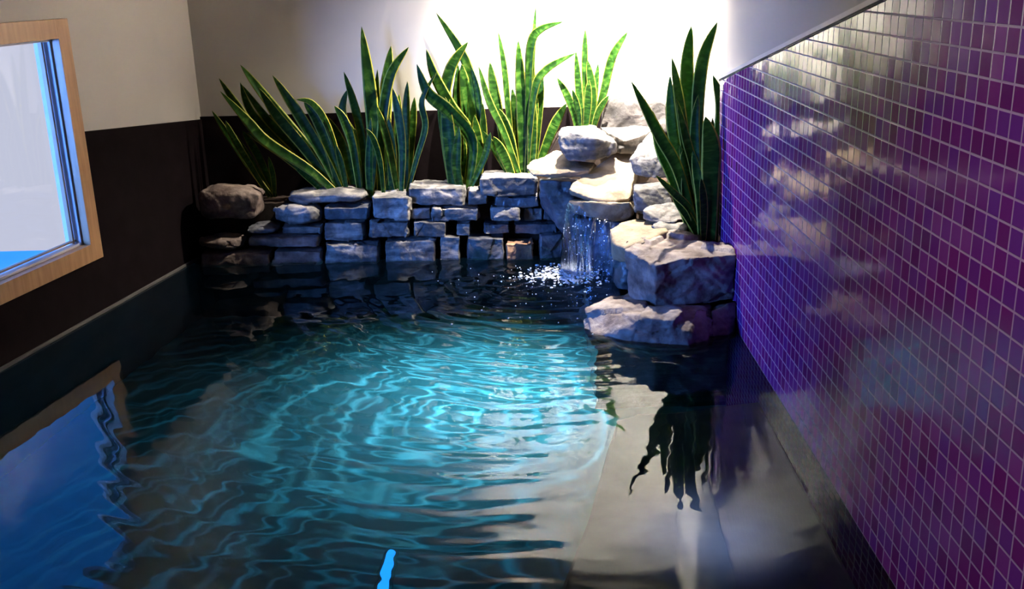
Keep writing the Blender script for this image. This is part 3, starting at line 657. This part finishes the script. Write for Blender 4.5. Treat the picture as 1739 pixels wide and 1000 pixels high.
plant('small snake plant growing between the top rocks of the cascade', 998, 212, 6.07, [
 ([(980, 224), (974, 192), (962, 160), (946, 132)], 13, 0, 0.02), ([(990, 224), (984, 165), (978, 87)], 12, 0, 0.06), ([(998, 224), (993, 120), (994, 49)], 11, 0.02, 0.1),
 ([(1002, 224), (1006, 165), (998, 102)], 15, -0.01, 0.03), ([(1006, 224), (1024, 160), (1040, 96), (1066, 54)], 14, 0, 0.05), ([(1004, 224), (1010, 165), (1016, 108)], 10, 0.03, 0.1),
 ([(1006, 224), (1016, 190), (1034, 162)], 11, -0.02, -0.03), ([(986, 224), (982, 185), (972, 152)], 9, -0.02, -0.02), ([(994, 226), (998, 180), (1000, 135)], 13, -0.03, -0.02)], 2)
EDGE = (0.7, 1.0)
plant('big broad-leaved snake plant in the corner by the purple mosaic', 1194, 400, 5.02, [
 ([(1184, 408), (1152, 292), (1118, 228), (1072, 138)], 21, 0, -0.02, 0.1), ([(1178, 408), (1142, 300), (1122, 250), (1108, 188)], 20, 0.05, 0.08),
 ([(1186, 408), (1166, 270), (1152, 165), (1141, 98)], 18, 0.06, 0.12), ([(1192, 408), (1172, 230), (1166, 120), (1174, 44)], 23, 0.08, 0.2, 0.0),
 ([(1198, 408), (1184, 230), (1192, 110), (1218, 38)], 21, 0.05, 0.12), ([(1194, 408), (1186, 240), (1185, 102)], 17, 0.1, 0.2),
 ([(1206, 408), (1220, 240), (1224, 180), (1211, 128)], 20, 0.02, 0.04), ([(1206, 408), (1206, 300), (1207, 250), (1198, 198)], 33, -0.07, -0.09, 0.0),
 ([(1220, 410), (1232, 320), (1236, 262), (1229, 182)], 16, 0.02, 0.02), ([(1195, 408), (1178, 290), (1164, 235), (1149, 168)], 16, -0.03, -0.03),
 ([(1186, 406), (1172, 358), (1144, 328), (1114, 298)], 13, -0.04, -0.1), ([(1182, 408), (1150, 262), (1140, 200), (1138, 128)], 17, 0.1, 0.17),
 ([(1216, 410), (1222, 350), (1226, 292)], 19, -0.02, -0.03), ([(1194, 408), (1194, 350), (1190, 302)], 15, -0.08, -0.1), ([(1190, 410), (1168, 368), (1142, 334)], 16, -0.05, -0.08),
 ([(1192, 408), (1190, 330), (1177, 255)], 17, -0.06, -0.06), ([(1204, 410), (1212, 330), (1210, 200)], 20, 0.05, 0.08), ([(1180, 406), (1166, 350), (1160, 290)], 16, 0.0, 0.0)])

# ---------------------------------------------------------------- falling water and splash
lip = [PY(x, y, 5.36+0.012*math.sin(x)) for x, y in ((964, 344), (982, 350), (1004, 366), (1026, 374), (1048, 378), (1066, 374))]
foot = [PZ(x, y, 0) for x, y in ((952, 458), (970, 468), (992, 474), (1014, 478), (1036, 476), (1058, 470))]
bm = bmesh.new(); uc, vc = 70, 50; g = []
for j in range(vc+1):
    t = j/vc; row = []
    for i in range(uc+1):
        u = i/uc; a = crom(lip, u); b = crom(foot, u)
        q = a.lerp(b, t); q.z = a.z+(b.z-a.z)*(0.35*t+0.65*t*t)
        st = noise.noise((u*13, t*1.4, 1))*0.022+noise.noise((u*34, t*2.5, 5))*0.009
        q += Vector((0.35*st, -st-0.03*math.sin(math.pi*min(1, t*1.3))*0.6, 0)); row.append(bm.verts.new(q))
    g.append(row)
for j in range(vc):
    for i in range(uc): bm.faces.new((g[j][i], g[j][i+1], g[j+1][i+1], g[j+1][i]))
fall = done('waterfall', bm, MAT_FALL, smooth=True); rebase(fall, (foot[2].x, foot[2].y, 0))
tag(fall, 'thin curtain of falling water pouring off the tan spill ledge into the pool', 'waterfall', kind='stuff')

rd = random.Random(21)
def blob(bm, c, r, flat=1.0):
    m_ = Matrix.Translation(c) @ Matrix.Diagonal((r*rd.uniform(0.8, 1.4), r*rd.uniform(0.8, 1.3), r*flat, 1))
    bmesh.ops.create_icosphere(bm, subdivisions=1, radius=1.0, matrix=m_)
bm = bmesh.new()
for k in range(420):                       # churned foam where the water lands
    px, py = rd.gauss(965, 30), rd.gauss(466, 9)
    if not (880 < px < 1056 and 440 < py < 505): continue
    c = PZ(px, py, 0); blob(bm, c+Vector((0, 0, 0.004)), rd.uniform(0.003, 0.011), 0.55)
for k in range(90):
    px, py = rd.gauss(925, 26), rd.gauss(470, 2.5); c = PZ(px, py, 0); blob(bm, c+Vector((0, 0, 0.003)), rd.uniform(0.003, 0.009), 0.5)
foam = done('splash_foam', bm, MAT_FOAM, smooth=True); rebase(foam, (0.2, 5.4, 0))
tag(foam, 'white churned foam where the waterfall meets the pool', 'foam', kind='stuff')
bm = bmesh.new()
for k in range(260):                       # droplets over the water and in front of the fall
    if k < 70: q = PY(rd.uniform(956, 1060), rd.uniform(372, 474), 5.30+rd.uniform(-0.03, 0.03)); r = rd.uniform(0.0015, 0.0045)
    else:
        px = 965+rd.gauss(0, 1)*(75 if k < 190 else 130); py = 470+abs(rd.gauss(0, 1))*(28 if k < 190 else 60)-14
        if px > 1045 and py > 486: continue
        q = PZ(px, py, 0); q.z = rd.uniform(0.001, 0.03); r = rd.uniform(0.0013, 0.0042)
    if q.x > 0.55: continue
    blob(bm, q, r, 1.0)
drops = done('spray_droplets', bm, MAT_FOAM, smooth=True); rebase(drops, (0.0, 5.2, 0))
tag(drops, 'scattered white droplets thrown over the water around the waterfall', 'droplets', kind='stuff')

# slim lit lamp seen through the water near the front
pl = bpy.data.objects.new('pool_light', None); COL.objects.link(pl)
a = refr(655, 965, 1.05); pl.location = (a.x, a.y, DEPTH)
tag(pl, 'small blue light glowing through the water near the front', 'light')
bm = bmesh.new(); bmesh.ops.create_uvsphere(bm, u_segments=24, v_segments=12, radius=1, matrix=Matrix.Translation((0, 0, 0.004)) @ Matrix.Diagonal((0.034, 0.16, 0.010, 1))); done('housing', bm, MAT_POOL, pl, True)
bm = bmesh.new(); bmesh.ops.create_uvsphere(bm, u_segments=20, v_segments=10, radius=1, matrix=Matrix.Translation((0, 0, 0.008)) @ Matrix.Diagonal((0.022, 0.14, 0.012, 1))); done('lens', bm, m_glow('blue_lens', (0.012, 0.27, 1.0), 1.6), pl, True)
